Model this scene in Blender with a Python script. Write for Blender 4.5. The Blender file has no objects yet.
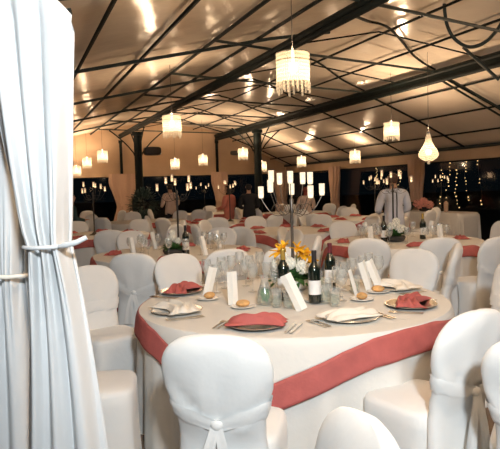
import bpy, bmesh, math, random
from mathutils import Vector, Matrix, noise as mnoise
random.seed(7)
PI = math.pi
sc = bpy.context.scene
C = sc.collection
HC = 1.52            # eye height
F = 600.0            # focal length in pixels of a 500 px wide frame
PITCH = math.atan(37.5/F)
ROLL = math.radians(1.72)
AL = math.radians(21.5)          # tent axis against the line of sight
CA, SA = math.cos(AL), math.sin(AL)

# ------------------------------------------------------------ camera frame
fw = Vector((0, math.cos(PITCH), -math.sin(PITCH)))
up0 = Vector((0, math.sin(PITCH), math.cos(PITCH)))
rt0 = Vector((1, 0, 0))
camX = rt0*math.cos(ROLL) - up0*math.sin(ROLL)
camY = rt0*math.sin(ROLL) + up0*math.cos(ROLL)
CAMLOC = Vector((0, 0, HC))

def ray(px, py):
    return (fw*F + camX*(px-250) - camY*(py-224.5)).normalized()
def on_z(px, py, z):
    d = ray(px, py); k = (z-HC)/d.z
    return CAMLOC + d*k
def on_Y(px, py, Y):
    d = ray(px, py); return CAMLOC + d*(Y/d.y)
def floor_at(px, Y, py=300):
    p = on_Y(px, py, Y); return Vector((p.x, p.y, 0))
def tent(s, t, z=0.0):
    return Vector((s*CA - t*SA, s*SA + t*CA, z))
def to_st(p):
    return p.x*CA + p.y*SA, -p.x*SA + p.y*CA

# ------------------------------------------------------------ tent section
ROOF = [(-4.2, 2.17), (3.9, 3.91), (5.2, 4.12), (7.7, 3.77), (10.8, 2.37)]
T_NEAR, T_FAR, S_R, S_L, HEAD = -5.0, 23.1, 10.8, -4.2, 2.03
def roof_z(s):
    for (a, za), (b, zb) in zip(ROOF, ROOF[1:]):
        if s <= b: return za + (zb-za)*(s-a)/(b-a)
    return ROOF[-1][1]
def on_roof(px, py):
    d = ray(px, py)
    lo, hi = 0.5, 45.0
    for _ in range(60):
        m = (lo+hi)/2; p = CAMLOC + d*m
        s, t = to_st(p)
        if p.z > roof_z(s): hi = m
        else: lo = m
    return CAMLOC + d*lo

# ------------------------------------------------------------ materials
def new_mat(name):
    m = bpy.data.materials.new(name); m.use_nodes = True
    nt = m.node_tree; nt.nodes.clear()
    out = nt.nodes.new('ShaderNodeOutputMaterial')
    return m, nt, out
def srgb(r, g, b):
    f = lambda c: (c/255/12.92) if c/255 <= 0.04045 else ((c/255+0.055)/1.055)**2.4
    return (f(r), f(g), f(b), 1)
def pmat(name, col, rough=0.7, metal=0.0, var=0.0, nscale=8.0, bump=0.0, bscale=40.0, sheen=0.0, spec=0.5, coat=0.0):
    m, nt, out = new_mat(name)
    b = nt.nodes.new('ShaderNodeBsdfPrincipled')
    b.inputs['Roughness'].default_value = rough; b.inputs['Metallic'].default_value = metal
    b.inputs['Specular IOR Level'].default_value = spec
    b.inputs['Sheen Weight'].default_value = sheen; b.inputs['Coat Weight'].default_value = coat
    nt.links.new(b.outputs[0], out.inputs[0])
    tc = nt.nodes.new('ShaderNodeTexCoord')
    n = nt.nodes.new('ShaderNodeTexNoise'); n.inputs['Scale'].default_value = nscale; n.inputs['Detail'].default_value = 4
    nt.links.new(tc.outputs['Object'], n.inputs['Vector'])
    r = nt.nodes.new('ShaderNodeValToRGB')
    c = Vector(col[:3])
    r.color_ramp.elements[0].position = 0.3; r.color_ramp.elements[1].position = 0.7
    r.color_ramp.elements[0].color = (*(c*(1-var)), 1); r.color_ramp.elements[1].color = (*[min(1, x*(1+var)) for x in c], 1)
    nt.links.new(n.outputs['Fac'], r.inputs['Fac']); nt.links.new(r.outputs[0], b.inputs['Base Color'])
    if bump > 0:
        n2 = nt.nodes.new('ShaderNodeTexNoise'); n2.inputs['Scale'].default_value = bscale; n2.inputs['Detail'].default_value = 3
        nt.links.new(tc.outputs['Object'], n2.inputs['Vector'])
        bp = nt.nodes.new('ShaderNodeBump'); bp.inputs['Strength'].default_value = bump; bp.inputs['Distance'].default_value = 0.02
        nt.links.new(n2.outputs['Fac'], bp.inputs['Height']); nt.links.new(bp.outputs[0], b.inputs['Normal'])
    return m
def glassmat(name, tint=(1, 1, 1), refl=1.0, rough=0.02, edge=.35, haze=0.0):
    m, nt, out = new_mat(name)
    t = nt.nodes.new('ShaderNodeBsdfTransparent'); t.inputs[0].default_value = (*tint, 1)
    g = nt.nodes.new('ShaderNodeBsdfGlossy'); g.inputs['Roughness'].default_value = rough; g.inputs[0].default_value = (refl, refl, refl, 1)
    lw = nt.nodes.new('ShaderNodeLayerWeight'); lw.inputs[0].default_value = .25
    f = nt.nodes.new('ShaderNodeMapRange'); f.inputs['To Min'].default_value = .03; f.inputs['To Max'].default_value = edge
    nt.links.new(lw.outputs['Facing'], f.inputs['Value'])
    mx = nt.nodes.new('ShaderNodeMixShader')
    nt.links.new(f.outputs[0], mx.inputs[0]); nt.links.new(t.outputs[0], mx.inputs[1]); nt.links.new(g.outputs[0], mx.inputs[2])
    if haze:
        d = nt.nodes.new('ShaderNodeBsdfDiffuse'); d.inputs[0].default_value = (.85, .87, .85, 1)  # white diffuse share standing for bright highlights on the glass
        h = nt.nodes.new('ShaderNodeMixShader'); h.inputs[0].default_value = haze
        nt.links.new(mx.outputs[0], h.inputs[1]); nt.links.new(d.outputs[0], h.inputs[2]); mx = h
    nt.links.new(mx.outputs[0], out.inputs[0])
    return m
def emat(name, col, strength):
    m, nt, out = new_mat(name)
    e = nt.nodes.new('ShaderNodeEmission'); e.inputs[0].default_value = (*col, 1); e.inputs[1].default_value = strength
    nt.links.new(e.outputs[0], out.inputs[0]); return m
def crystalmat(name, col, strength, transp):
    """lit crystal strands: see-through, scattering and glowing"""
    m, nt, out = new_mat(name)
    t = nt.nodes.new('ShaderNodeBsdfTransparent')
    d = nt.nodes.new('ShaderNodeBsdfTranslucent'); d.inputs[0].default_value = (.19, .165, .125, 1)
    e = nt.nodes.new('ShaderNodeEmission'); e.inputs[0].default_value = (*col, 1); e.inputs[1].default_value = strength
    a = nt.nodes.new('ShaderNodeAddShader'); nt.links.new(d.outputs[0], a.inputs[0]); nt.links.new(e.outputs[0], a.inputs[1])
    tc = nt.nodes.new('ShaderNodeTexCoord'); w = nt.nodes.new('ShaderNodeTexWave')
    w.bands_direction = 'Z'; w.inputs['Scale'].default_value = 9; w.inputs['Distortion'].default_value = 1.5
    nt.links.new(tc.outputs['Object'], w.inputs['Vector'])
    mp = nt.nodes.new('ShaderNodeMapRange'); mp.inputs['To Min'].default_value = 1-transp-.12; mp.inputs['To Max'].default_value = 1-transp+.12
    nt.links.new(w.outputs['Fac'], mp.inputs['Value'])
    mx = nt.nodes.new('ShaderNodeMixShader')
    nt.links.new(mp.outputs[0], mx.inputs[0]); nt.links.new(t.outputs[0], mx.inputs[1]); nt.links.new(a.outputs[0], mx.inputs[2])
    nt.links.new(mx.outputs[0], out.inputs[0]); return m

M = {}
M['cover'] = pmat('white_chair_cover', (.76, .775, .77, 1), .85, var=.03, nscale=3, bump=.25, bscale=9, sheen=.2)
M['curtain'] = pmat('white_curtain_cloth', (.62, .64, .65, 1), .85, var=.03, nscale=3, bump=.2, bscale=14)
M['tablecloth'] = pmat('cream_tablecloth', (.71, .70, .665, 1), .85, var=.03, nscale=4, bump=.15, bscale=20)
M['rose'] = pmat('rose_red_cloth', (.43, .105, .095, 1), .8, var=.12, nscale=10, bump=.25, bscale=25)
M['membrane'] = pmat('tent_membrane', (.86, .75, .62, 1), .17, var=.06, nscale=.6, bump=.5, bscale=2.6, spec=.38)
M['valance'] = pmat('tent_wall_fabric', (.46, .32, .205, 1), .7, var=.08, nscale=1.5, bump=.2, bscale=3)
M['drape'] = pmat('peach_drape_fabric', (.50, .34, .25, 1), .85, var=.05, nscale=2)
M['steel'] = pmat('dark_painted_steel', (.005, .009, .009, 1), .6, var=.25, nscale=5, spec=.18)
M['pipe'] = pmat('grey_green_pipe', (.022, .032, .030, 1), .5, var=.2, nscale=5, spec=.3)
M['floor'] = pmat('brown_carpet_floor', (.20, .15, .11, 1), .9, var=.2, nscale=6, bump=.3, bscale=60)
M['ground'] = pmat('night_ground', (.012, .014, .012, 1), .95, var=.3, nscale=1)
M['porcelain'] = pmat('white_porcelain', (.82, .80, .75, 1), .18, var=.02)
M['silver'] = pmat('silver_metal', (.75, .70, .62, 1), .22, 1.0, var=.05)
M['iron'] = pmat('grey_candelabra_metal', (.20, .19, .18, 1), .4, .9, var=.2, nscale=20)
M['paper'] = pmat('white_card', (.86, .84, .78, 1), .7, var=.02)
M['bread'] = pmat('baked_bread', (.66, .38, .15, 1), .75, var=.3, nscale=25, bump=.3, bscale=60)
M['napkinwhite'] = pmat('ivory_napkin', (.78, .74, .66, 1), .85, var=.04, nscale=12, bump=.2, bscale=30)
M['glass'] = glassmat('clear_glass', (.97, .975, .97), 1.0, .10, .65, .10)
M['water'] = glassmat('water_in_glass', (.86, .92, .87), .7)
M['pane'] = glassmat('clear_window_film', (.80, .84, .86), .5, .05, .5)
M['bottle'] = pmat('dark_green_bottle_glass', (.008, .014, .010, 1), .08, spec=.8, coat=.6)
M['label'] = pmat('white_bottle_label', (.85, .84, .82, 1), .6, var=.05, nscale=30)
M['goldcap'] = pmat('gold_bottle_capsule', (.62, .42, .10, 1), .35, .7)
M['blackcap'] = pmat('black_bottle_capsule', (.025, .022, .025, 1), .35)
M['redcap'] = pmat('burgundy_bottle_capsule', (.14, .022, .03, 1), .35)
M['yellow'] = pmat('yellow_petal', (.88, .50, .02, 1), .6, var=.15, nscale=15)
M['whiteflower'] = pmat('white_petal', (.80, .80, .72, 1), .7, var=.08, nscale=20)
M['pink'] = pmat('pink_petal', (.80, .36, .28, 1), .7, var=.15, nscale=20)
M['leaf'] = pmat('green_leaf', (.055, .15, .035, 1), .5, var=.35, nscale=12)
M['leafbright'] = pmat('fresh_green_leaf', (.10, .32, .06, 1), .5, var=.3, nscale=14)
M['leafdark'] = pmat('dark_blue_green_leaf', (.035, .07, .06, 1), .6, var=.3, nscale=6)
M['stem'] = pmat('green_stem', (.09, .16, .05, 1), .6, var=.2)
M['pot'] = pmat('dark_pot', (.05, .045, .04, 1), .6, var=.2)
M['crystal'] = crystalmat('lit_crystal_strands', (1, .74, .46), .42, .28)
M['bulb'] = emat('lamp_bulb', (1, .80, .52), 6)
M['votive'] = crystalmat('lit_votive_glass', (1, .82, .60), 1.1, .30)
M['votivedim'] = crystalmat('small_candle_glass', (1, .62, .40), .30, .45)
M['flame'] = emat('candle_flame', (1, .72, .40), 6)
M['fairy'] = emat('fairy_light_bulb', (1, .62, .25), 2.5)
M['wax'] = pmat('candle_wax', (.85, .78, .66, 1), .5)
M['speaker'] = pmat('black_speaker_plastic', (.012, .012, .013, 1), .5)
M['skin'] = pmat('skin', (.52, .30, .20, 1), .6, var=.06)
M['hairbrown'] = pmat('brown_hair', (.07, .032, .018, 1), .6, var=.3, nscale=40)
M['hairdark'] = pmat('dark_hair', (.014, .010, .009, 1), .6, var=.3, nscale=40)
M['hairred'] = pmat('auburn_hair', (.24, .05, .03, 1), .6, var=.3, nscale=40)
M['jacketwhite'] = pmat('white_jacket_cloth', (.62, .64, .70, 1), .85, var=.04)
M['shirtpeach'] = pmat('pale_shirt_cloth', (.62, .47, .38, 1), .85, var=.05)
M['suit'] = pmat('dark_suit_cloth', (.012, .013, .016, 1), .85, var=.1)
M['teal'] = pmat('dark_teal_cloth', (.02, .05, .055, 1), .85, var=.1)
M['dresspink'] = pmat('pink_dress_cloth', (.60, .20, .15, 1), .8, var=.1)
M['eye'] = pmat('dark_eye', (.02, .015, .012, 1), .2)
M['polestrip'] = pmat('black_strip_cloth', (.02, .02, .022, 1), .85)
M['cord'] = pmat('dark_cord', (.03, .026, .022, 1), .6)

# ------------------------------------------------------------ mesh builder
class MB:
    def __init__(s): s.v = []; s.f = []
    def add(s, vs, fs, mat=None):
        b = len(s.v)
        for p in vs:
            p = Vector(p); s.v.append(mat @ p if mat else p)
        for q in fs: s.f.append(tuple(b+i for i in q))
        return s
    def box(s, c, d, mat=None):
        x, y, z = [k/2 for k in d]; cx, cy, cz = c
        vs = [(cx+i*x, cy+j*y, cz+k*z) for i in (-1, 1) for j in (-1, 1) for k in (-1, 1)]
        return s.add(vs, [(0,1,3,2),(4,6,7,5),(0,4,5,1),(2,3,7,6),(0,2,6,4),(1,5,7,3)], mat)
    def lathe(s, prof, n=24, mat=None, wob=None):
        vs = []; fs = []
        for (r, z) in prof:
            for k in range(n):
                a = 2*PI*k/n; rr = r*(1+(wob(a, z) if wob else 0))
                vs.append((rr*math.cos(a), rr*math.sin(a), z))
        for i in range(len(prof)-1):
            for k in range(n):
                k2 = (k+1) % n
                fs.append((i*n+k, i*n+k2, (i+1)*n+k2, (i+1)*n+k))
        if prof[0][0] > 1e-4: fs.append(tuple(reversed(range(n))))
        if prof[-1][0] > 1e-4: fs.append(tuple((len(prof)-1)*n+k for k in range(n)))
        return s.add(vs, fs, mat)
    def rings(s, rings, closed_ends=True):
        n = len(rings[0]); vs = [p for r in rings for p in r]; fs = []
        for i in range(len(rings)-1):
            for k in range(n):
                k2 = (k+1) % n
                fs.append((i*n+k, i*n+k2, (i+1)*n+k2, (i+1)*n+k))
        if closed_ends:
            fs.append(tuple(reversed(range(n)))); fs.append(tuple((len(rings)-1)*n+k for k in range(n)))
        return s.add(vs, fs)
    def grid(s, fn, nu, nv, wrapu=False):
        vs = [fn(i/nu, j/nv) for j in range(nv+1) for i in range(nu if wrapu else nu+1)]
        w = nu if wrapu else nu+1; fs = []
        for j in range(nv):
            for i in range(nu):
                i2 = (i+1) % w if wrapu else i+1
                fs.append((j*w+i, j*w+i2, (j+1)*w+i2, (j+1)*w+i))
        return s.add(vs, fs)
    def tube(s, pts, r, n=8, flat=None):
        pts = [Vector(p) for p in pts]; rings = []
        rr = r if isinstance(r, (list, tuple)) else [r]*len(pts)
        ref = None
        for i, p in enumerate(pts):
            d = (pts[min(i+1, len(pts)-1)] - pts[max(i-1, 0)]).normalized()
            if ref is None:
                ref = Vector((0, 0, 1)) if abs(d.z) < .9 else Vector((1, 0, 0))
            a = d.cross(ref).normalized(); b = a.cross(d).normalized(); ref = b
            rings.append([p + (a*math.cos(2*PI*k/n) + b*math.sin(2*PI*k/n)*(flat or 1))*rr[i] for k in range(n)])
        return s.rings(rings)
    def ball(s, c, r, nu=12, nv=8, sq=(1, 1, 1)):
        c = Vector(c)
        rings = []
        for j in range(1, nv):
            th = PI*j/nv
            rings.append([c + Vector((math.sin(th)*math.cos(2*PI*k/nu)*r*sq[0], math.sin(th)*math.sin(2*PI*k/nu)*r*sq[1], math.cos(th)*r*sq[2])) for k in range(nu)])
        return s.rings(list(reversed(rings)))
    def mesh(s, name, smooth=True):
        me = bpy.data.meshes.new(name)
        me.from_pydata([tuple(p) for p in s.v], [], s.f); me.update()
        if smooth:
            me.polygons.foreach_set('use_smooth', [True]*len(me.polygons))
            if hasattr(me, 'set_sharp_from_angle'): me.set_sharp_from_angle(angle=math.radians(50))
        return me
def ob(name, data, mat=None, parent=None, loc=None, rotz=None):
    if isinstance(data, MB): data = data.mesh(name)
    if mat is not None and len(data.materials) == 0: data.materials.append(mat)
    o = bpy.data.objects.new(name, data); C.objects.link(o)
    if parent is not None: o.parent = parent
    if loc is not None: o.location = loc
    if rotz is not None: o.rotation_euler = (0, 0, rotz)
    return o
def tag(o, label, cat, group=None):
    o['label'] = label; o['category'] = cat
    if group: o['group'] = group
    return o
def thing(name, label, cat, loc=(0, 0, 0), rotz=0, group=None):
    o = bpy.data.objects.new(name, None); C.objects.link(o)
    o.location = loc; o.rotation_euler = (0, 0, rotz); o.empty_display_size = .1
    return tag(o, label, cat, group)
def struct(name, data, mat):
    o = ob(name, data, mat); o['kind'] = 'structure'; return o
def copy_tree(src, parent=None, skip=(), depth=0):
    c = src.copy(); C.objects.link(c)
    if parent is not None: c.parent = parent
    for ch in src.children:
        if ch.name.split('.')[0] in skip: continue
        copy_tree(ch, c, skip)
    return c
def place(src, loc, rotz, label, group=None, skip=(), cat=None, tilt=None):
    c = copy_tree(src, None, skip)
    c.location = loc; c.rotation_euler = (tilt[0], tilt[1], rotz) if tilt else (0, 0, rotz)
    c['label'] = label
    if group: c['group'] = group
    elif 'group' in c: del c['group']
    return c
used = {}
class Proto:
    """first placement moves the model itself, later ones copy it"""
    def __init__(s, root): s.root = root; s.first = True
    def put(s, loc, rotz, label, group=None, skip=(), tilt=None):
        if s.first and not skip:
            s.first = False; o = s.root
            o.location = loc; o.rotation_euler = (tilt[0], tilt[1], rotz) if tilt else (0, 0, rotz)
            o['label'] = label
            if group: o['group'] = group
            return o
        return place(s.root, loc, rotz, label, group, skip, tilt=tilt)
    def done(s):
        if s.first:
            for ch in list(s.root.children_recursive): bpy.data.objects.remove(ch)
            bpy.data.objects.remove(s.root)

def smooth_path(pts, n=6):
    P = [Vector(p) for p in pts]; P = [P[0]*2-P[1]] + P + [P[-1]*2-P[-2]]; out = []
    for i in range(1, len(P)-2):
        a, b_, c, d = P[i-1:i+3]
        for k in range(n):
            t = k/n
            out.append(.5*((2*b_) + (c-a)*t + (2*a-5*b_+4*c-d)*t*t + (3*b_-a-3*c+d)*t**3))
    return out + [P[-2]]
def nz(x, y, z=0.0, k=1.0): return mnoise.noise(Vector((x*k, y*k, z*k)))

# ------------------------------------------------------------ the setting
fl = MB(); fl.add([tent(S_L-1, T_NEAR), tent(S_R, T_NEAR), tent(S_R, T_FAR), tent(S_L-1, T_FAR),
                   tent(S_L-1, T_NEAR, -.1), tent(S_R, T_NEAR, -.1), tent(S_R, T_FAR, -.1), tent(S_L-1, T_FAR, -.1)],
                  [(0,1,2,3),(7,6,5,4),(0,4,5,1),(1,5,6,2),(2,6,7,3),(3,7,4,0)])
struct('floor', fl, M['floor'])
gd = MB(); gd.add([(-70, -10, -.12), (70, -10, -.12), (70, 90, -.12), (-70, 90, -.12)], [(0, 1, 2, 3)])
struct('ground', gd, M['ground'])

# roof skin: sags a little between the purlins and rafters
PURL = [-3.0, -2.0, -1.0, .02, .95, 1.86, 2.83, 3.72, 4.85, 5.85, 6.8, 8.45, 9.3, 10.1]
def roof_pt(u, v, lift=0.0):
    s = S_L + (S_R+.05-S_L)*u; t = T_NEAR + (T_FAR-T_NEAR)*v
    return tent(s, t, roof_z(s) + .04 + lift + .02*nz(s, t, 0, .7))
cm = MB()
cm.grid(lambda u, v: roof_pt(u, v), 120, 110)
cm.grid(lambda u, v: roof_pt(1-u, v, .02), 60, 30)
struct('ceiling', cm, M['membrane'])

# end wall: fabric from the header up to the roof
we = MB()
ss = [S_L + (S_R-S_L)*i/60 for i in range(61)]
def wall_a(off, flip):
    vs = []
    for s in ss:
        vs += [tent(s, T_FAR+off, HEAD), tent(s, T_FAR+off, roof_z(s)+.05)]
    fs = [(2*i, 2*i+2, 2*i+3, 2*i+1) for i in range(60)]
    we.add(vs, [tuple(reversed(f)) for f in fs] if flip else fs)
wall_a(0, False); wall_a(.03, True)
struct('wall_back', we, M['valance'])
# side wall: pleated valance from the header to the eave
wr = MB()
def val(off):
    def fn(u, v):
        t = 2 + (T_FAR-2)*u
        return tent(S_R + off - .03*abs(math.sin(t*5.2))*(1-.5*v), t, HEAD + (2.37-HEAD)*v)
    return fn
wr.grid(val(0), 420, 3); wr.grid(val(.04), 420, 1)
struct('wall_right', wr, M['valance'])

# steel: girders, purlins, rafters, ties
def girder(s, t0, t1, z, h):
    b = MB()
    b.tube([tent(s, t0, z), tent(s, t1, z)], .055, 8); b.tube([tent(s, t0, z-h), tent(s, t1, z-h)], .045, 8)
    b.add([tent(s-.02, t0, z-h), tent(s-.02, t1, z-h), tent(s-.02, t1, z), tent(s-.02, t0, z),
           tent(s+.02, t0, z-h), tent(s+.02, t1, z-h), tent(s+.02, t1, z), tent(s+.02, t0, z)],
          [(3,2,1,0),(4,5,6,7),(0,1,5,4),(2,3,7,6)])
    return b
S1, S2, ZG = 3.9, 7.72, 3.62
struct('beam_1', girder(S1, T_NEAR, T_FAR, ZG, .09), M['steel'])
struct('beam_2', girder(S2, T_NEAR, T_FAR, ZG, .17), M['steel'])
for i, s in enumerate(PURL):
    b = MB(); z = roof_z(s) - .03
    b.tube([tent(s, T_NEAR, z), tent(s, T_FAR, z)], (.026 if s < 4 else .021), 6)
    struct('trim_%d' % (i+1), b, M['steel'])
b = MB(); b.tube([tent(S_R-.05, T_NEAR, 2.36), tent(S_R-.05, T_FAR, 2.36)], .04, 8); struct('trim_20', b, M['pipe'])
b = MB(); b.tube([tent(S_R-.03, T_NEAR, HEAD), tent(S_R-.03, T_FAR, HEAD)], .02, 8); struct('trim_21', b, M['steel'])
b = MB(); b.tube([tent(S_L, T_FAR-.03, HEAD), tent(S_R, T_FAR-.03, HEAD)], .02, 8); struct('trim_22', b, M['steel'])

def st_of_roof(px, py):
    return to_st(on_roof(px, py))
t1 = st_of_roof(216, 44)[1]; t2 = st_of_roof(113, 93.5)[1]; t3 = st_of_roof(71, 119)[1]
dt = t2 - t1
print('rafter t', t1, t2, t3)
def t_on_s(px, py, S):
    d = ray(px, py); den = d.x*CA + d.y*SA
    q = CAMLOC + d*(S/den); return to_st(q)[1], q.z
JT = [t_on_s(px, py, S2)[0] for (px, py) in ((435, 69), (362, 91), (311, 107), (275, 116))]
print('joints', JT)
jd = (JT[-1]-JT[0])/3
rib = [(S1, t_on_s(349, 20, S1)[0]-JT[0], ZG)] + [(lambda q: (to_st(q)[0], to_st(q)[1]-JT[0], q.z))(on_roof(px, py)) for (px, py) in ((368, 18), (378, 20), (389, 25), (400, 36), (412, 51), (423, 60), (435, 67))]
tl = t_on_s(216, 44, 2.83)[0]
k0 = -3
raft = [t1 - dt, t1] + [t1 + dt*k for k in (1, 2, 3, 4, 5, 6)]
raft = [t for t in raft if t < T_FAR-.3]
n_t = 30
for i, t in enumerate(raft):
    b = MB()
    b.tube([tent(s, t, roof_z(s)-.06) for s in (S_L, 0, 2, 3.9, 5.0)], .028, 6)
    struct('rafter_%d' % (i+1), b, M['pipe'])
for i in range(-2, 8):
    t = JT[0] + jd*i
    if t > T_FAR-.4: break
    # rib swinging up from the second girder over the middle span
    b = MB(); b.tube(smooth_path([tent(s, min(t+dt_, T_FAR-.1), min(z-.04, roof_z(s)-.05)) for (s, dt_, z) in rib], 4), .022, 6)
    struct('rafter_%d' % (i+22), b, M['steel'])
    b = MB(); b.tube([tent(S2, t, ZG), tent(9.3, t+.05, roof_z(9.3)-.05), tent(S_R-.05, t+.1, 2.36)], .024, 6)
    struct('rafter_%d' % (i+42), b, M['steel'])
    # tie that runs from the left slope over the first girder to the second one
    ta = tl + (t-JT[0]) ; 
    b = MB(); b.tube([tent(2.83, min(ta, T_FAR-.1), roof_z(2.83)-.05), tent(S1, min(t + (ta-t)*.72, T_FAR-.1), ZG+.02), tent(S2, t, ZG+.02)], .022, 6)
    struct('trim_%d' % (i+32), b, M['pipe'])
    if t + jd*.5 < T_FAR-.3:
        b = MB(); b.tube([tent(S1, t+jd*.5, ZG), tent(5.6, t+jd*.5, roof_z(5.6)-.12), tent(S2, t+jd*.5, ZG+.02)], .014, 6)
        struct('rafter_%d' % (i+62), b, M['steel'])
for i, (a, c) in enumerate([((433, 72), (500, 112)), ((438, 69), (520, 116))]):
    p = on_roof(*a); q = on_roof(*c); p.z -= .07; q.z -= .07
    b = MB(); b.tube([p, q], .022, 6); struct('trim_%d' % (i+60), b, M['pipe'])
p = on_roof(463, 44); q = on_Y(499, 80, p.y*.985)
b = MB(); b.tube([p - Vector((0, 0, .05)), q], .028, 8); struct('trim_70', b, M['pipe'])
# drooping loop of hose hung from the roof pipes
lp = [(444, -8), (445, 14), (449, 30), (457, 41), (469, 47), (482, 44), (492, 36), (501, 24), (508, 8)]
y0 = on_roof(462, 18).y - .35
b = MB(); b.tube(smooth_path([on_Y(x, y, y0) for (x, y) in lp]), .026, 8)
tag(ob('cable_loop', b, M['pipe']), 'grey hose hanging in a big loop from the roof pipes at upper right', 'hose')

# posts
def post(s, t, z1, r, name):
    b = MB(); b.lathe([(r*1.5, 0), (r*1.5, .03), (r, .05), (r, z1-.12), (r*1.4, z1-.1), (r*1.4, z1)], 12)
    o = struct(name, b, M['steel']); o.location = tent(s, t); return o
tp1 = to_st(floor_at(141, 19.8, 127))[1]; tp2 = to_st(floor_at(247, 20.1, 125))[1]
post(S1, tp1, ZG-.2, .13, 'post_1'); post(S2, tp2, ZG-.2, .13, 'post_2')
post(S1, T_FAR-.12, ZG-.2, .055, 'post_3'); post(S2, T_FAR-.12, ZG-.2, .055, 'post_4')
for i, (s, t) in enumerate(((S1, tp1), (S2, tp2))):
    for k, (ds, dtt) in enumerate(((0, 1.1), (0, -1.1), (.9, 0), (-.9, 0))):
        b = MB(); pts = []
        for q in range(7):
            u = q/6; pts.append(tent(s + ds*u, t + dtt*u, ZG-1.25 + 1.1*u**.6))
        b.tube(pts, .022, 6); struct('trim_%d' % (80+i*4+k), b, M['steel'])

# windows: clear film panes between the drapes, and the drapes
WA = [-4.2, .2, S1, S2, S_R]                                   # along the end wall
WB = [T_FAR, 18.6, 14.0, 9.4]                                 # along the side wall
n = 0
for a, c in zip(WA, WA[1:]):
    n += 1
    b = MB()
    for (x, w) in ((a+.03, .05), (c-.03, .05)):
        b.tube([tent(x, T_FAR, 0), tent(x, T_FAR, HEAD)], .025, 6)
    fr = struct('window_%d' % n, b, M['steel'])
    p = MB(); p.add([tent(a+.05, T_FAR+.005, .02), tent(c-.05, T_FAR+.005, .02), tent(c-.05, T_FAR+.005, HEAD), tent(a+.05, T_FAR+.005, HEAD)], [(0, 1, 2, 3)])
    ob('pane', p, M['pane'], fr)
for a, c in zip(WB, WB[1:]):
    n += 1
    b = MB()
    for x in (a-.03, c+.03): b.tube([tent(S_R, x, 0), tent(S_R, x, HEAD)], .025, 6)
    fr = struct('window_%d' % n, b, M['steel'])
    p = MB(); p.add([tent(S_R+.01, a-.05, .02), tent(S_R+.01, c+.05, .02), tent(S_R+.01, c+.05, HEAD), tent(S_R+.01, a-.05, HEAD)], [(0, 1, 2, 3)])
    ob('pane', p, M['pane'], fr)

def drape(s, t, label, w=.62, ang=0.0, tie=1.0):
    root = thing('drape', label, 'drape', tent(s, t), AL + ang, 'peach drapes on the tent posts')
    b = MB()
    def fn(u, v):
        z = HEAD + .12 - (HEAD+.08)*v
        k = abs(z-tie)
        ww = w*(.55 + .45*min(1, (k/.75)**1.3)) * (1.0 if z > tie else .9)
        a = 2*PI*u
        r = 1 + .10*math.sin(11*a) + .05*math.sin(17*a+1)
        return (ww/2*math.cos(a)*r, .13*math.sin(a)*r, z)
    b.grid(fn, 88, 24, wrapu=True)
    ob('cloth', b, M['drape'], root)
    b = MB(); b.grid(lambda u, v: (.62*w/2*math.cos(2*PI*u)+.0, .155*math.sin(2*PI*u), tie-.04+.08*v), 30, 1, wrapu=True)
    ob('tieback', b, M['drape'], root)
drape(.2, T_FAR-.22, 'peach drape on the end wall left of the tent, behind the left tables')
drape(S1, T_FAR-.40, 'peach drape gathered under the thin end post, left of the thick post', .95)
drape(S2, T_FAR-.36, 'peach drape between the pair of thick posts on the end wall')
drape(S_R-.35, T_FAR-.3, 'peach drape in the far corner behind the glass cups', .75)
drape(S_R-.22, 18.6, 'peach drape on the side wall, right of the glass cups', .6, PI/2)
drape(S_R-.22, 14.0, 'peach drape on the side wall just right of the waiter', .62, PI/2)

# ------------------------------------------------------------ lamps
def make_drum():
    root = thing('pendant_lamp', '', 'lamp')
    R0, H = .155, .36
    b = MB(); b.lathe([(R0*.98, .18), (R0, .17), (R0, -.10)], 120, wob=lambda a, z: .035*math.sin(40*a))
    b.f = [f for f in b.f if len(f) == 4]
    ob('shade', b, M['crystal'], root)
    b = MB()
    for k in range(22):
        a = 2*PI*k/22; l = .06 + .05*((k*7) % 3)/2
        b.box((R0*math.cos(a), R0*math.sin(a), -.10-l/2), (.016, .016, l))
    ob('fringe', b, M['crystal'], root)
    b = MB()
    for zz in (.175, .10):
        b.tube([(R0*1.01*math.cos(2*PI*k/32), R0*1.01*math.sin(2*PI*k/32), zz) for k in range(33)], .004, 5)
    for k in range(3):
        a = 2*PI*k/3; b.tube([(R0*math.cos(a), R0*math.sin(a), .175), (0, 0, .21)], .003, 5)
    ob('ring_frame', b, M['iron'], root)
    b = MB(); b.ball((0, 0, .04), .04, 14, 10, (1, 1, 1.5)); b.lathe([(.015, .1), (.02, .12), (.012, .2), (.008, .22)], 10)
    ob('bulb', b, M['bulb'], root)
    return root
def make_tear():
    root = thing('pendant_lamp', '', 'lamp')
    prof = [(.03, .28), (.045, .22), (.06, .14), (.10, .05), (.155, -.03), (.175, -.09), (.165, -.14), (.12, -.19), (.06, -.215), (.02, -.225)]
    b = MB(); b.lathe(prof, 96, wob=lambda a, z: .03*math.sin(24*a)); ob('shade', b, M['crystal'], root)
    b = MB(); b.ball((0, 0, -.25), .028, 10, 8); ob('crystal_ball', b, M['crystal'], root)
    b = MB(); b.ball((0, 0, -.06), .06, 14, 10); ob('bulb', b, M['bulb'], root)
    b = MB(); b.lathe([(.035, .28), (.035, .30), (.01, .32)], 12); ob('cap', b, M['iron'], root)
    return root
drum = Proto(make_drum()); tear = Proto(make_tear())
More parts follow.
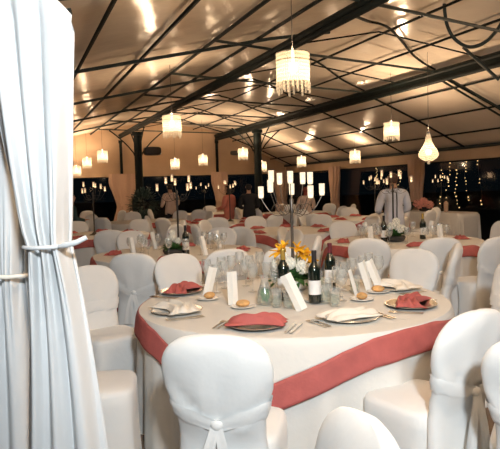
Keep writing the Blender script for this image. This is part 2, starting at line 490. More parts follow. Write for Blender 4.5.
LAMPS = [(293, 72, 'd', 'largest crystal drum lamp, hanging in front of the first dark beam'),
         (172, 126, 'd', 'crystal drum lamp hanging just right of the thick left post'),
         (391.5, 131, 'd', 'crystal drum lamp hanging beside the teardrop chandelier'),
         (428.5, 149, 't', 'teardrop crystal chandelier hanging above the pink flowers'),
         (355, 156.5, 'd', 'small drum lamp hanging over the dark side window'),
         (301.5, 161.5, 'd', 'small drum lamp above the tall candelabra'),
         (243, 154, 'd', 'small drum lamp hanging in front of the thick right post'),
         (203, 160, 'd', 'small drum lamp in front of the thin end post'),
         (175, 164, 'd', 'small drum lamp hanging below the large lamp near the left post'),
         (102.5, 156.5, 'd', 'highest of the row of three small lamps by the curtain'),
         (87, 163, 'd', 'middle of the row of three small lamps by the curtain'),
         (76.5, 171, 'd', 'lowest of the row of three small lamps, next to the curtain'),
         (262, 166.5, 'd', 'smallest drum lamp just above the leftmost candle cups')]
LIGHT_COL = (1.0, .70, .44)
def plight(name, loc, power, col, rad, parent=None):
    l = bpy.data.lights.new(name, 'POINT'); l.energy = power; l.color = col; l.shadow_soft_size = rad
    o = bpy.data.objects.new(name, l); C.objects.link(o); o.location = loc
    if parent: o.parent = parent
    return o
def uplight(loc, power):
    # extra spot above each lamp, added to brighten the roof skin and walls
    l = bpy.data.lights.new('added_uplight', 'SPOT'); l.energy = power; l.color = LIGHT_COL; l.shadow_soft_size = .06
    l.spot_size = math.radians(172); l.spot_blend = .35
    o = bpy.data.objects.new('added_uplight', l); C.objects.link(o); o.location = loc; o.rotation_euler = (PI, 0, 0)
LP = 42
LUP = 78
for (px, py, k, lab) in LAMPS:
    p = on_z(px, py, 2.60)
    if k == 'd' and p.y > 21.5: p = on_Y(px, py, 21.5)
    if k == 't': p = on_Y(px, py, 11.0)
    if to_st(p)[0] > 10.0: p = on_Y(px, py, 18.2)
    r = (drum if k == 'd' else tear).put(p, random.random(), lab, 'crystal pendant lamps')
    zr = roof_z(to_st(p)[0])
    b = MB(); top = .21 if k == 'd' else .31
    b.tube([(0, 0, top), (0, 0, zr - p.z)], .004, 5); ob('cord', b, M['cord'], r)
    plight('lamp_light', p + Vector((0, 0, .0 if k == 'd' else -.04)), LP, LIGHT_COL, .08)
    uplight(p + Vector((0, 0, .2 if k == 'd' else .33)), LUP*min(1, max(.2, (zr-p.z-.2)/1.0))**1.5)
# unseen lamps out of frame, lights only; right one doubled to brighten its bay
for (s, t) in ((-2.6, 7), (1.2, 1.5), (6, 3.2), (9.4, 5.6), (-2.5, 13)):
    p = tent(s, t, 2.6)
    plight('lamp_light', p, LP*(2 if s > 9 else 1), LIGHT_COL, .06)
    uplight(p + Vector((0, 0, .2)), LUP*1.2)

# ------------------------------------------------------------ chairs
def sup(a, e):
    c, s = math.cos(a), math.sin(a)
    return math.copysign(abs(c)**e, c), math.copysign(abs(s)**e, s)
def lerp_tab(tab, x):
    for (a, va), (b, vb) in zip(tab, tab[1:]):
        if x <= b:
            u = max(0, min(1, (x-a)/(b-a))); return va + (vb-va)*u
    return tab[-1][1]
BW = [(0, .45), (.3, .40), (.5, .365), (.60, .372), (.66, .405), (.72, .445), (.79, .462), (.84, .450), (.88, .415), (.91, .36), (.93, .29), (.943, .20), (.95, .06)]
def back_y(z):
    return -.215 - (.0 if z < .47 else (z-.47)*.22) - (.03*(1-z/.47) if z < .47 else 0)
def back_th(z):
    return .05 if z < .80 else .05*math.sqrt(max(.03, 1-((z-.80)/.152)**2))
def make_chair():
    root = thing('covered_chair', '', 'chair')
    N = 48
    # seat with a skirt to the floor
    b = MB(); rings = []
    for (r, z) in ((.05, .487), (.5, .486), (.86, .480), (.96, .470), (1.0, .45), (1.005, .40), (1.0, .3), (1.015, .18), (1.04, .06), (1.06, .004)):
        ring = []
        for k in range(N):
            a = 2*PI*k/N; x, y = sup(a, .42)
            fold = (.018*math.sin(9*a+.6)+.012*math.sin(15*a)) * max(0, (.42-z)/.42)
            rr = r + fold
            ring.append((x*.222*rr, y*.215*rr + .005, z))
        rings.append(ring)
    rings.reverse(); b.rings(rings); ob('seat', b, M['cover'], root)
    # balloon back
    b = MB(); rings = []
    zs = [.004, .08, .16, .24, .32, .40, .46, .50, .54, .57, .60, .64, .68, .72, .76, .79, .82, .845, .87, .89, .905, .918, .93, .938, .945, .95]
    for z in zs:
        w = lerp_tab(BW, z)/2; th = back_th(z); yc = back_y(z); ring = []
        for k in range(N):
            a = 2*PI*k/N; x, y = sup(a, .8)
            d = 0
            if z < .5: d = .012*math.sin(7*a+.4)*(1-z/.5) + .008*math.sin(13*a)*(1-z/.5)
            cr = 0
            if z > .5:
                px_, pz_ = x*w, z-.585
                ph = math.atan2(px_, pz_+.05); rr_ = math.hypot(px_, pz_)
                cr = (.008*math.sin(8*ph+.7)+.004*math.sin(15*ph))*math.exp(-((rr_-.05)/.20)**2) + .008*nz(x*2.2, z*6, y)
                cr *= min(1, (.95-z)/.06)
            dome = -.018*(1-x*x) if z > .5 else 0
            ring.append((x*w*(1+d*2), yc + y*th*(1+d*3) + cr + dome*(1 if y < 0 else .6), z))
        rings.append(ring)
    b.rings(rings); ob('backrest', b, M['cover'], root)
    # sash round the back, dipping to a knot behind
    b = MB(); ring_pts = []
    def sash(u, v):
        a = 2*PI*u; x, y = sup(a, .8)
        dip = -.055*(1-abs(x))**.9 if y < 0 else .01
        wob = .003*math.sin(9*a)
        z0 = .635 + dip + wob
        hh = .040 - (.014*(1-abs(x)) if y < 0 else 0)
        z = z0 + (v-.5)*2*hh
        w = lerp_tab(BW, z)/2 + .007; th = .05 + .008
        bulge = .004*math.sin(PI*v) + .0025*math.sin(4*PI*v+3*a)
        return (x*(w+bulge), back_y(z) + y*(th+bulge) - .018*(1-x*x)*(1 if y < 0 else .6), z)
    b.grid(sash, 56, 4, wrapu=True)
    sh = ob('sash', b, M['cover'], root)
    yk = back_y(.58) - .05 - .026
    b = MB(); b.ball((0, yk, .582), .024, 10, 8, (1.2, .8, 1.0)); ob('knot', b, M['cover'], sh)
    for sx in (-1, 1):
        b = MB()
        def tail(u, v, sx=sx):
            w = .018 + .034*v
            return (sx*(.006+.045*v+.012*math.sin(3*v)) + (u-.5)*w*2*.8, yk - .010 - .004*math.cos(u*7)*v - .022*math.sin(2.2*v) + .02*v, .58 - (.34 + .05*sx)*v + .01*(u-.5)*sx)
        b.grid(tail, 6, 10); b.grid(lambda u, v: Vector(tail(1-u, v)) + Vector((0, .004, 0)), 6, 10)
        ob('tail', b, M['cover'], sh)
    return root
chair = Proto(make_chair())
ALLT = [(178, 7.1), (402, 7.75), (290, 10.2), (92, 10.4), (222, 13.4), (362, 13.2), (146, 14.6), (296, 17.0), (72, 16.6), (206, 18.0)]
CH = []
def put_chair(x, y, yaw, label, group, far=False, force=False):
    """yaw: direction the sitter looks, 0 = away from the viewer, positive = to the left"""
    if not force:
        for (a, c) in CH:
            if (a-x)**2 + (c-y)**2 < .68**2: return None
        for (px_, Z_) in ALLT:
            q = floor_at(px_, Z_, 240)
            if (q.x-x)**2 + (q.y-y)**2 < 1.32**2: return None
        for (s, t) in ((S1, tp1), (S2, tp2)):
            q = tent(s, t)
            if (q.x-x)**2 + (q.y-y)**2 < .5**2: return None
        s, t = to_st(Vector((x, y, 0)))
        if s > S_R-.45 or t > T_FAR-.75: return None
    CH.append((x, y))
    return chair.put((x, y, 0), yaw, label, group, ('knot', 'tail', 'bow_loop') if far else ())

# ------------------------------------------------------------ tables
TZ = .762
def cloth_mesh(R, zt, seed, folds=17):
    b = MB(); ph = seed*1.7
    prof = [(0.02, 0), (.35, 0), (.7, 0), (.9, 0), (.97, 0), (.993, -.004), (1.0, -.02)]
    def fn(u, v):
        a = 2*PI*u
        if v < .35:
            k = v/.35*(len(prof)-1); i = min(int(k), len(prof)-2); w = k-i
            r = prof[i][0]+(prof[i+1][0]-prof[i][0])*w; dz = prof[i][1]+(prof[i+1][1]-prof[i][1])*w
            return (R*r*math.cos(a), R*r*math.sin(a), zt+dz)
        q = (v-.35)/.65
        z = zt - .02 - (zt-.026)*q
        f = q**.8
        dr = f*(.030*math.sin(folds*a+ph) + .014*math.sin((folds*2-3)*a+2*ph)) + .022*f
        return ((R+dr)*math.cos(a), (R+dr)*math.sin(a), z)
    b.grid(fn, 220, 34, wrapu=True)
    return b
def overlay(root, R, zt, hang, border, lift=.004):
    """square top cloth lying on the round top; hang(a) is how far it falls past the edge, the outer strip is the rose border"""
    def pt(a, d, off):
        # d: distance along the cloth beyond the table edge
        rr = R + off
        if d <= 0: return Vector(((R+d)*math.cos(a), (R+d)*math.sin(a), zt+off))
        bend = min(d, .02)
        if d < .02: return Vector(((R+off*(d/.02))*math.cos(a), (R+off*(d/.02))*math.sin(a), zt+off-d*.6))
        fl = .072*(min(1, max(0, d-.02)/.736))**.8 + .006*min(1, d/.05)
        wv = .006*math.sin(17*a+1.7)*min(1, d/.25)
        return Vector(((rr+fl+wv)*math.cos(a), (rr+fl+wv)*math.sin(a), zt+off-.012-(d-.02)))
    n = 220
    def f1(u, v):
        a = 2*PI*u; h = hang(a)
        d = -R*.98 + (R*.98 + h-border)*v
        if v > .5:
            w = (v-.5)/.5; d = -.05 + (h-border+.05)*w
        else:
            d = -R*.98 + (R*.98-.05)*(v/.5)
        return pt(a, d, lift)
    def f2(u, v):
        a = 2*PI*u; h = hang(a)
        return pt(a, h-border + border*v - .002, lift+.002)
    b = MB(); b.grid(f1, n, 30, wrapu=True); m1 = ob('cloth', b, M['tablecloth'], root)
    b = MB(); b.grid(f2, n, 8, wrapu=True); m2 = ob('border', b, M['rose'], root); m2['label'] = 'rose red border'
    for m in (m1, m2):
        md = m.modifiers.new('thick', 'SOLIDIFY'); md.thickness = .002; md.offset = 1

def ang_hang(tab):
    def h(a):
        # a world angle -> degrees right of the side nearest the viewer
        d = math.degrees(a + PI/2); d = (d+180) % 360 - 180
        return lerp_tab(tab, d)
    return h
BORD = .145
T1 = floor_at(292, 3.93, 300); R1 = 1.0
tb = thing('banquet_table', 'big round front table under a cream floor-length cloth', 'table', T1)
ob('tablecloth', cloth_mesh(R1, TZ, 1), M['tablecloth'], tb)
ov = thing('overlay_cloth', 'cream top cloth with a rose border, draped on the big front table', 'tablecloth', T1)
tab1 = [(-180, .30), (-150, .30), (-120, .16), (-95, .14), (-80, .145), (-66, .155), (-53, .19), (-42, .27), (-30, .38), (-20, .41), (-10, .38), (0, .305), (10, .232), (20, .180), (32, .158), (45, .160), (58, .195), (70, .22), (85, .30), (100, .42), (112, .52), (125, .42), (145, .30), (180, .30)]
overlay(ov, R1, TZ, ang_hang(tab1), BORD)
def square_hang(half, R, rot):
    def h(a):
        k = (a-rot) % (PI/2); k = min(k, PI/2-k)
        e = half/math.cos(k) - R
        return min(e, .55) if k < .62 else min(e - .0, .60)
    return h
TABLES = {}
def far_table(key, px, Z, R, name, rot, seats, skip=(), cover=True):
    c = floor_at(px, Z, 240); TABLES[key] = (c, R, name)
    root = thing('banquet_table', 'round cream covered ' + name, 'table', c, 0, 'round tables further back')
    ob('tablecloth', cloth_mesh(R, TZ, len(TABLES)+3), M['tablecloth'], root)
    o = thing('overlay_cloth', 'rose bordered cream top cloth on the ' + name, 'tablecloth', c, 0, 'rose bordered top cloths')
    overlay(o, R, TZ, square_hang(R+.13, R, rot), BORD)
    words = ['near side', 'near right', 'right side', 'far right', 'far side', 'far left', 'left side', 'near left']
    dirs = seats
    for d in dirs:
        a = math.radians(d) - PI/2
        dist = R + .345
        x, y = c.x + dist*math.cos(a), c.y + dist*math.sin(a)
        yaw = a + PI/2 + random.uniform(-.15, .15)
        w = words[int(((d+22.5) % 360)//45)]
        put_chair(x, y, yaw, 'white covered chair at the %s of the %s' % (w, name), 'white covered chairs further back', far=Z > 9)

# chairs round the front table: back-top position in the picture and distance
def chair_by_back(px, Zb, yaw, label, far=False, push=1.33, group='white covered chairs at the front table', c=None):
    p = on_Y(px, 300, Zb)
    # the top of the backrest sits .31 behind the seat centre
    x = p.x - math.sin(yaw)*.31; y = p.y + math.cos(yaw)*.31
    c = c or T1; d = math.hypot(x-c.x, y-c.y)
    if d < push: x = c.x + (x-c.x)*push/d; y = c.y + (y-c.y)*push/d
    put_chair(x, y, yaw, label, group, far=far, force=True)
def face(px, Zb, tx, ty):
    p = on_Y(px, 300, Zb); return math.atan2(-(tx-p.x), ty-p.y)
chair_by_back(213, 2.33, face(215, 2.33, T1.x, T1.y)+.06, 'large white covered chair in front, seen from behind with a knotted sash')
chair_by_back(444, 2.78, math.radians(33), 'white covered chair turned left, sash tail hanging at its right', push=1.18)
chair_by_back(548, 2.12, math.radians(-28), 'bright white covered chair cut off by the right picture edge')
chair_by_back(360, 1.42, math.radians(104), 'white chair back rising from the bottom picture edge, closest to the viewer')
chair_by_back(481, 4.17, face(481, 4.17, T1.x, T1.y), 'white covered chair at the right side of the front table')
chair_by_back(187, 5.15, face(187, 5.12, T1.x, T1.y), 'white covered chair behind the front table beside the far red napkin')
chair_by_back(288, 5.25, face(288, 5.2, T1.x, T1.y), 'white covered chair behind the yellow lilies of the front table')
chair_by_back(405, 4.98, face(405, 4.94, T1.x, T1.y), 'white covered chair behind the front table, right of the leaning cards')
chair_by_back(90, 4.62, math.radians(-140), 'white covered chair with its seat facing the viewer beside the curtain')
chair_by_back(70, 3.30, math.radians(-82), 'white covered seat below the curtain, left of the front table')
chair_by_back(456, 5.45, math.radians(72), 'narrow side view of a white chair, right of the front table')
PEOPLE = [(393.5, 9.5), (170.5, 17.0), (229, 15.2), (249, 14.9), (306, 15.3), (71, 12.6)]
for (a_, b_) in PEOPLE:
    q = floor_at(a_, b_, 200); CH.append((q.x, q.y))
TC = {k: floor_at(px, Z, 240) for k, px, Z in (('left', 178, 7.1), ('right', 402, 7.75))}
chair_by_back(135, 5.50, face(135, 5.5, TC['left'].x, TC['left'].y), 'white covered chair left of the front table, seen from behind with sash', group='white covered chairs further back', c=TC['left'])
chair_by_back(219, 5.85, face(219, 5.85, TC['left'].x, TC['left'].y), 'white chair back rising between the front table and the table behind its left', group='white covered chairs further back', c=TC['left'])
chair_by_back(370, 6.30, face(370, 6.3, TC['right'].x, TC['right'].y), 'white chair back left of centre before the table of the waiter in white', group='white covered chairs further back', c=TC['right'])
chair_by_back(436, 6.30, face(436, 6.3, TC['right'].x, TC['right'].y), 'white chair with sash, right one of two before the table of the waiter', group='white covered chairs further back', c=TC['right'])
chair_by_back(476, 7.3, math.radians(60), 'white covered chair right of the waiter table, turned toward it', group='white covered chairs further back', c=TC['right'])
ALL8 = [0, 45, 90, 135, 180, 225, 270, 315]
far_table('left', 178, 7.1, 1.0, "table behind the front table's left", .3, [75, 120, 165, 210, 252, 296])
far_table('right', 402, 7.75, 1.0, "table before the waiter in white", .5, [110, 155, 200, 245, 292])
chair_by_back(498, 6.0, math.radians(25), 'white covered chair at the right picture edge behind the front table', group='white covered chairs further back')
far_table('mid', 290, 10.2, 1.0, "table behind the tall candelabra", .9, [-28, 20, 65, 110, 155, 200, 245, 290])
far_table('leftfar', 92, 10.4, 1.0, "table beside the hanging curtain", .2, [-20, 25, 70, 115, 160, 205, 250, 295])
far_table('post', 222, 13.4, 1.0, "table left of the thick right post", .6, ALL8)
far_table('sidewin', 362, 13.2, 1.0, "table by the side window", .1, ALL8)
far_table('leftpost', 146, 14.6, 1.0, "table near the thick left post", .4, [20, 65, 110, 155, 200, 245, 290, 335])
far_table('corner', 296, 17.0, 1.0, "table near the far corner drape", .7, ALL8)
far_table('farleft', 72, 16.6, 1.0, "table far back behind the curtain edge", .1, ALL8)
far_table('endwall', 206, 18.0, 1.0, "table closest to the end wall drape", .5, ALL8)

# long sideboard along the side window
sb = thing('side_table', 'long buffet table with cream cloth along the right window', 'table', tent(9.95, 12.45), AL)
b = MB()
def sbf(u, v):
    a = 2*PI*u; x, y = sup(a, .25)
    if v < .3: k = v/.3; return (x*.36*k, y*1.3*k, TZ)
    q = (v-.3)/.7; f = .018*q*math.sin(40*a)
    return (x*(.36+f+.02*q), y*(1.3+f+.02*q), TZ - (TZ-.025)*q)
b.grid(sbf, 160, 14, wrapu=True); ob('tablecloth', b, M['tablecloth'], sb)

# ------------------------------------------------------------ tableware models
def wineglass():
    root = thing('wine_glass', '', 'glass')
    b = MB(); b.lathe([(.034, .001), (.034, .004), (.008, .008), (.0045, .02), (.0042, .085), (.010, .098)], 20); ob('stem', b, M['glass'], root)
    b = MB(); b.lathe([(.010, .098), (.028, .112), (.039, .140), (.040, .165), (.034, .205), (.0325, .205), (.038, .165), (.037, .141), (.027, .115), (.006, .101)], 24)
    b.f = [f for f in b.f if len(f) == 4]; ob('bowl', b, M['glass'], root)
    return root
def tumbler():
    root = thing('water_glass', '', 'glass')
    b = MB(); b.lathe([(.029, .002), (.031, .03), (.036, .115), (.0345, .115), (.0295, .03), (.027, .012), (.004, .012)], 24); ob('tumbler_body', b, M['glass'], root)
    b = MB(); b.lathe([(.027, .014), (.0285, .03), (.031, .07)], 20); ob('water_fill', b, M['water'], root)
    return root
def plate_mesh(r, rise=.018):
    b = MB(); b.lathe([(.004, .004), (r*.55, .004), (r*.66, .008), (r*.97, rise), (r, rise), (r*.985, rise-.004), (r*.66, .001), (r*.5, 0), (.003, 0)], 40); return b
def napkin_mesh(w, d, h, seed, n=26):
    """loosely folded cloth: soft pleats with a pinched waist, closed underneath"""
    b = MB()
    def top(u, v):
        x = (u-.5)*2; y = (v-.5)*2
        e = max(0, 1-abs(x)**4)*max(0, 1-abs(y)**4)
        pinch = .62 + .38*abs(x)**1.2
        hh = h*(.25+.75*e**.5)*(.75+.25*math.sin(9*y+seed+2*x)) + h*.35*nz(x*2+seed, y*3)
        return (x*w*(1+.06*math.sin(7*y+seed)), y*d*pinch*(1+.08*math.sin(5*x+seed)) + .02*math.sin(3*x+seed), max(.004, hh*e**.3))
    b.grid(top, n, n); b.grid(lambda u, v: Vector((top(1-u, v)[0], top(1-u, v)[1], .001)), n, n)
    return b
def rotm(z, loc=(0, 0, 0)): return Matrix.Translation(loc) @ Matrix.Rotation(z, 4, 'Z')
def outline(pts, th, z0=.002):
    b = MB(); n = len(pts)
    b.add([(x, y, z0) for x, y in pts] + [(x, y, z0+th) for x, y in pts],
          [tuple(reversed(range(n))), tuple(range(n, 2*n))] + [(i, (i+1) % n, n+(i+1) % n, n+i) for i in range(n)])
    return b
def fork_mesh():
    L = [(-.006, -.10), (-.0035, 0), (-.004, .03), (-.011, .05), (-.012, .095), (-.0085, .095), (-.008, .06), (-.0045, .06), (-.004, .095)]
    R_ = [(-x, y) for x, y in reversed(L)]
    return outline(L + [(-.001, .095), (-.0007, .06), (.0007, .06), (.001, .095)] + R_, .0025)
def knife_mesh():
    return outline([(-.008, -.11), (-.006, 0), (-.007, .01), (-.010, .05), (-.009, .085), (-.003, .115), (.005, .10), (.007, .01), (.006, 0), (.008, -.11), (.004, -.118), (-.004, -.118)], .003)
def breadroll():
    b = MB(); b.ball((0, 0, .022), .036, 16, 10, (1.25, .95, .62)); return b
def card(root, w, h, fold=.5, th=.0012):
    """folded menu card standing on its short edge"""
    b = MB()
    for sg in (-1, 1):
        m = Matrix.Rotation(sg*fold, 4, 'Z')
        b.add([(0, -th/2, 0), (sg*w, -th/2, 0), (sg*w, -th/2, h), (0, -th/2, h), (0, th/2, 0), (sg*w, th/2, 0), (sg*w, th/2, h), (0, th/2, h)],
              [(0,1,2,3),(7,6,5,4),(0,4,5,1),(1,5,6,2),(2,6,7,3),(3,7,4,0)], m)
    return b
def bottle_model(cap, lab=True):
    root = thing('wine_bottle', '', 'bottle')
    b = MB(); b.lathe([(.030, 0), (.0375, .004), (.0375, .195), (.034, .215), (.022, .235), (.0148, .25), (.0142, .27)], 28)
    ob('bottle_body', b, M['bottle'], root)
    b = MB(); b.lathe([(.0150, .252), (.0148, .30), (.0158, .303), (.0158, .315), (.0150, .318)], 20); o = ob('capsule', b, M[cap], root)
    b = MB(); b.grid(lambda u, v: (.0380*math.cos(2*PI*u), .0380*math.sin(2*PI*u), .055+.085*v), 32, 1, wrapu=True); ob('label', b, M['label'], root)
    return root
glassP, tumP = Proto(wineglass()), Proto(tumbler())
SETS = []
def upc(p, z=TZ+.0085): return Vector((p.x, p.y, z))

# ---- place settings on the front table
settings = [(257, 324, 'red', 'nearest rose napkin behind the large front chair'),
            (350, 317, 'white', 'nearest ivory napkin setting, right of the rose napkin'),
            (411, 304, 'red', 'rose napkin setting at the right side of the front table'),
            (395, 287, 'white', 'ivory napkin setting at the far right of the front table'),
            (177, 310, 'white', 'ivory napkin setting at the left side of the front table'),
            (181, 291, 'red', 'rose napkin setting at the far left of the front table')]
fk, kn = fork_mesh().mesh('fork'), knife_mesh().mesh('knife')
for i, (px, py, col, lab) in enumerate(settings):
    p = on_z(px, py, TZ+.02)
    inw = math.atan2(T1.y-p.y, T1.x-p.x) - PI/2        # +Y towards the table centre
    pl = tag(ob('dinner_plate', plate_mesh(.155), M['silver'] if col == 'red' else M['porcelain'], None, upc(p), inw),
             ('silver rimmed plate under the ' if col == 'red' else 'white plate under the ') + lab, 'plate', 'plates on the front table')
    if col == 'red':
        nb = napkin_mesh(.155, .095, .05, i); mt = M['rose']
    else:
        nb = napkin_mesh(.160, .115, .042, i+3); mt = M['napkinwhite']
        rim = MB(); rim.tube([(.1545*math.cos(2*PI*k/40), .1545*math.sin(2*PI*k/40), .0175) for k in range(41)], .002, 5)
        ob('rim', rim, M['silver'], pl)['label'] = 'silver rim'
    q = upc(p, TZ+.0272)
    tag(ob('napkin', nb, mt, None, q, inw + .1), lab.replace(' setting', ''), 'napkin', 'folded napkins on the front table')
    for j in (0, 1):
        d = Matrix.Rotation(inw, 3, 'Z') @ Vector((-.188-.030*j, -.005, 0))
        tag(ob('fork', fk, M['silver'], None, upc(p)+d, inw + .04*j), ('inner' if j == 0 else 'outer') + ' silver fork at the ' + lab, 'fork', 'forks on the front table')
        d = Matrix.Rotation(inw, 3, 'Z') @ Vector((.190+.030*j, -.005, 0))
        tag(ob('knife', kn, M['silver'], None, upc(p)+d, inw - .04*j), ('inner' if j == 0 else 'outer') + ' silver knife at the ' + lab, 'knife', 'knives on the front table')
# bread plates and rolls
for i, (px, py, lab) in enumerate([(243, 307, 'in front of the upright white menu card'), (314, 300.5, 'in front of the bottle with a black capsule'),
                                   (362, 299.5, 'below the thin leaning card'), (378, 292, 'under the pair of leaning ivory cards'), (208, 299, 'by the leaning card on the left')]):
    p = on_z(px, py, TZ+.01)
    tag(ob('bread_plate', plate_mesh(.078, .012), M['porcelain'], None, upc(p)), 'small white bread plate ' + lab, 'plate', 'bread plates on the front table')
    if i != 4:
        tag(ob('bread_roll', breadroll(), M['bread'], None, upc(p, TZ+.0125), random.random()*3), 'golden bread roll ' + lab, 'bread', 'bread rolls on the front table')
    else:
        tag(ob('bread_roll', breadroll(), M['bread'], None, upc(p, TZ+.0125) + Vector((.01, .01, 0)), 1), 'bread roll ' + lab, 'bread', 'bread rolls on the front table')
# menu cards
for (px, py, w, h, lean, yaw, lab) in [(233.5, 306, .036, .215, (0, -.02), .1, 'upright white menu card on the front table'),
                                       (302, 311, .040, .235, (0, -.42), -.1, 'large white card leaning left before the bottles'),
                                       (207, 297, .034, .205, (0, .26), .2, 'white card leaning right beside a stemmed glass at left'),
                                       (358, 296, .024, .21, (0, -.45), .9, 'thin ivory card leaning left, right of the bottles'),
                                       (381, 289, .036, .225, (0, -.40), .3, 'rearmost ivory leaning card at right of the front table'),
                                       (371, 290, .036, .215, (0, -.34), .5, 'ivory card leaning against its twin, front one of the pair')]:
    p = on_z(px, py, TZ+.008)
    o = ob('menu_card', card(None, w, h), M['paper'], None, upc(p, TZ+.012), yaw)
    o.rotation_euler = (lean[0], lean[1], yaw)
    tag(o, lab, 'menu card', 'menu cards on the front table')
# glasses
GL = [(217, 293, 'w', 'beside the leaning card on the left'), (225, 288, 'w', 'left of the upright menu card'), (222, 283, 'w', 'behind the pair left of the upright card'),
      (246, 286, 'w', 'between the upright card and the carafe'), (253, 292, 'w', 'just left of the carafe'), (250, 281, 'w', 'behind the carafe on its left'),
      (277, 307, 't', 'in front of the bottle with the gold capsule'), (289, 308, 't', 'left of the large leaning card'), (276, 298, 'w', 'between carafe and gold capped bottle'),
      (326, 303, 't', 'right of the black capped bottle'), (335, 306, 't', 'in front of the thin leaning card'), (338, 297, 'w', 'right of the burgundy capped bottle'),
      (345, 291, 'w', 'behind the thin leaning card'), (333, 288, 'w', 'behind the burgundy capped bottle'), (352, 286, 'w', 'left of the ivory card pair'),
      (363, 283, 'w', 'behind the ivory card pair'), (322, 286, 't', 'behind the bottles'), (240, 276, 'w', 'far left at the back of the front table'),
      (260, 276, 'w', 'behind the carafe on its right'), (379, 283, 'w', 'at the far right plate'),
      (268, 291, 'w', 'between the carafe and the gold capped bottle, at the back'), (342, 301, 'w', 'just left of the thin leaning card'), (355, 292, 't', 'between the thin card and the card pair'),
      (232, 281, 'w', 'behind the upright menu card'), (207, 286, 'w', 'nearest the far left rose napkin'), (369, 279, 'w', 'behind the rearmost leaning card'),
      (328, 295, 't', 'between the two right bottles')]
for (px, py, k, lab) in GL:
    p = on_z(px, py, TZ+.008)
    (glassP if k == 'w' else tumP).put(upc(p), random.random(), ('stemmed wine glass ' if k == 'w' else 'short water glass ') + lab, 'glasses on the front table')
# bottles
gold, black, red = bottle_model('goldcap'), bottle_model('blackcap'), bottle_model('redcap')
for r, px, py, lab in ((gold, 284, 300, 'dark wine bottle with gold capsule beside the yellow lilies'), (black, 315, 303, 'dark wine bottle with black capsule and white label'),
                       (red, 330.5, 290, 'dark wine bottle with burgundy capsule, behind the black capped one')):
    p = on_z(px, py, TZ+.008); r.location = upc(p); r['label'] = lab; r['group'] = 'wine bottles on the front table'; r.scale = (1.06, 1.06, 1.06)
# carafe
p = on_z(265, 304, TZ+.008)
cf = thing('carafe', 'clear glass carafe of water beside the flowers, green leaves showing through', 'carafe', upc(p))
b = MB(); b.lathe([(.045, 0), (.056, .006), (.055, .03), (.045, .085), (.030, .125), (.024, .15), (.028, .185), (.0265, .185), (.0225, .15), (.028, .124), (.042, .085), (.052, .03), (.05, .012), (.005, .010)], 28)
ob('carafe_body', b, M['glass'], cf)
b = MB(); b.lathe([(.049, .013), (.051, .03), (.041, .085), (.034, .105)], 24); ob('water_fill', b, M['water'], cf)
def carafe_leaves():
    b = MB(); rnd = random.Random(8)
    for k in range(60):
        a = rnd.uniform(0, 6.28); leaf_into(b, Vector((.018*math.cos(a), .018*math.sin(a), rnd.uniform(.012, .055))), (math.cos(a)*.25, math.sin(a)*.25, 1), .05, .014, .05)
    ob('refracted_leaves', b, M['leafbright'], cf)  # leaves added inside to stand for foliage refracted through the water

# ------------------------------------------------------------ flowers
def leaf_into(b, base, d, L, w, droop=.3):
    d = Vector(d).normalized(); side = d.cross(Vector((0, 0, 1)))
    side = side.normalized() if side.length > .01 else Vector((1, 0, 0))
    nrm = side.cross(d)
    def fn(u, v):
        x = (u-.5)*2*w*math.sin(PI*min(1, .08+v*.92))**.8
        return Vector(base) + d*L*v + side*x + nrm*(abs(u-.5)*w*.8) - Vector((0, 0, 1))*droop*L*v*v
    b.grid(fn, 4, 7)
carafe_leaves()
def lily(root, loc, aim, r):
    b = MB(); aim = Vector(aim).normalized()
    q = aim.to_track_quat('Z', 'Y').to_matrix()
    for k in range(6):
        a = 2*PI*k/6 + (.0 if k % 2 else .1)
        d = q @ Vector((math.cos(a), math.sin(a), .75 if k % 2 else .95))
        leaf_into(b, Vector(loc), d, r, r*.24, .22)
    b.tube([Vector(loc) - aim*r*.5, Vector(loc)+aim*.01], [.004, .012], 8)
    o = ob('lily', b, M['yellow'], root); return o
def puff(root, name, loc, r, mat, n=60, seed=0):
    b = MB(); rnd = random.Random(seed)
    b.ball(loc, r*.75, 14, 10)
    for k in range(n):
        z = 1-2*(k+.5)/n; a = k*2.39996; s = math.sqrt(1-z*z)
        d = Vector((s*math.cos(a), s*math.sin(a), z)); c = Vector(loc)+d*r*.8
        b.ball(c, r*.26*rnd.uniform(.8, 1.2), 7, 5)
    return ob(name, b, mat, root)
p = on_z(293, 290, TZ); BQ = Vector((p.x, p.y, 0))
bq = thing('flower_arrangement', 'bowl of yellow lilies and white flowers round the candelabra foot', 'flowers', upc(BQ))
b = MB(); b.lathe([(.06, 0), (.10, .01), (.125, .05), (.115, .075), (.105, .075), (.112, .05), (.09, .02), (.065, .012), (.062, .012)], 32)
b.f = [f for f in b.f if len(f) == 4]; ob('bowl', b, M['porcelain'], bq)
b = MB(); rnd = random.Random(3)
for k in range(120):
    a = rnd.uniform(0, 2*PI); el = rnd.uniform(-.1, 1.2); d = Vector((math.cos(a)*math.cos(el), math.sin(a)*math.cos(el), math.sin(el)))
    leaf_into(b, Vector((d.x*.05, d.y*.05, .07)), d, rnd.uniform(.09, .17), rnd.uniform(.014, .028), rnd.uniform(.1, .6))
ob('foliage', b, M['leaf'], bq)
for (x, y, z, ax, ay, az, r) in [(-.09, -.02, .27, -.7, -.5, .6, .085), (-.055, .03, .30, -.3, -.4, .9, .08), (.06, -.02, .25, .5, -.7, .5, .095), (.10, .0, .235, .8, -.4, .6, .09), (.035, -.05, .29, .1, -.8, .8, .085), (.12, -.05, .20, .9, -.5, .3, .08)]:
    lily(bq, (x, y, z), (ax, ay, az), r)
b = MB()
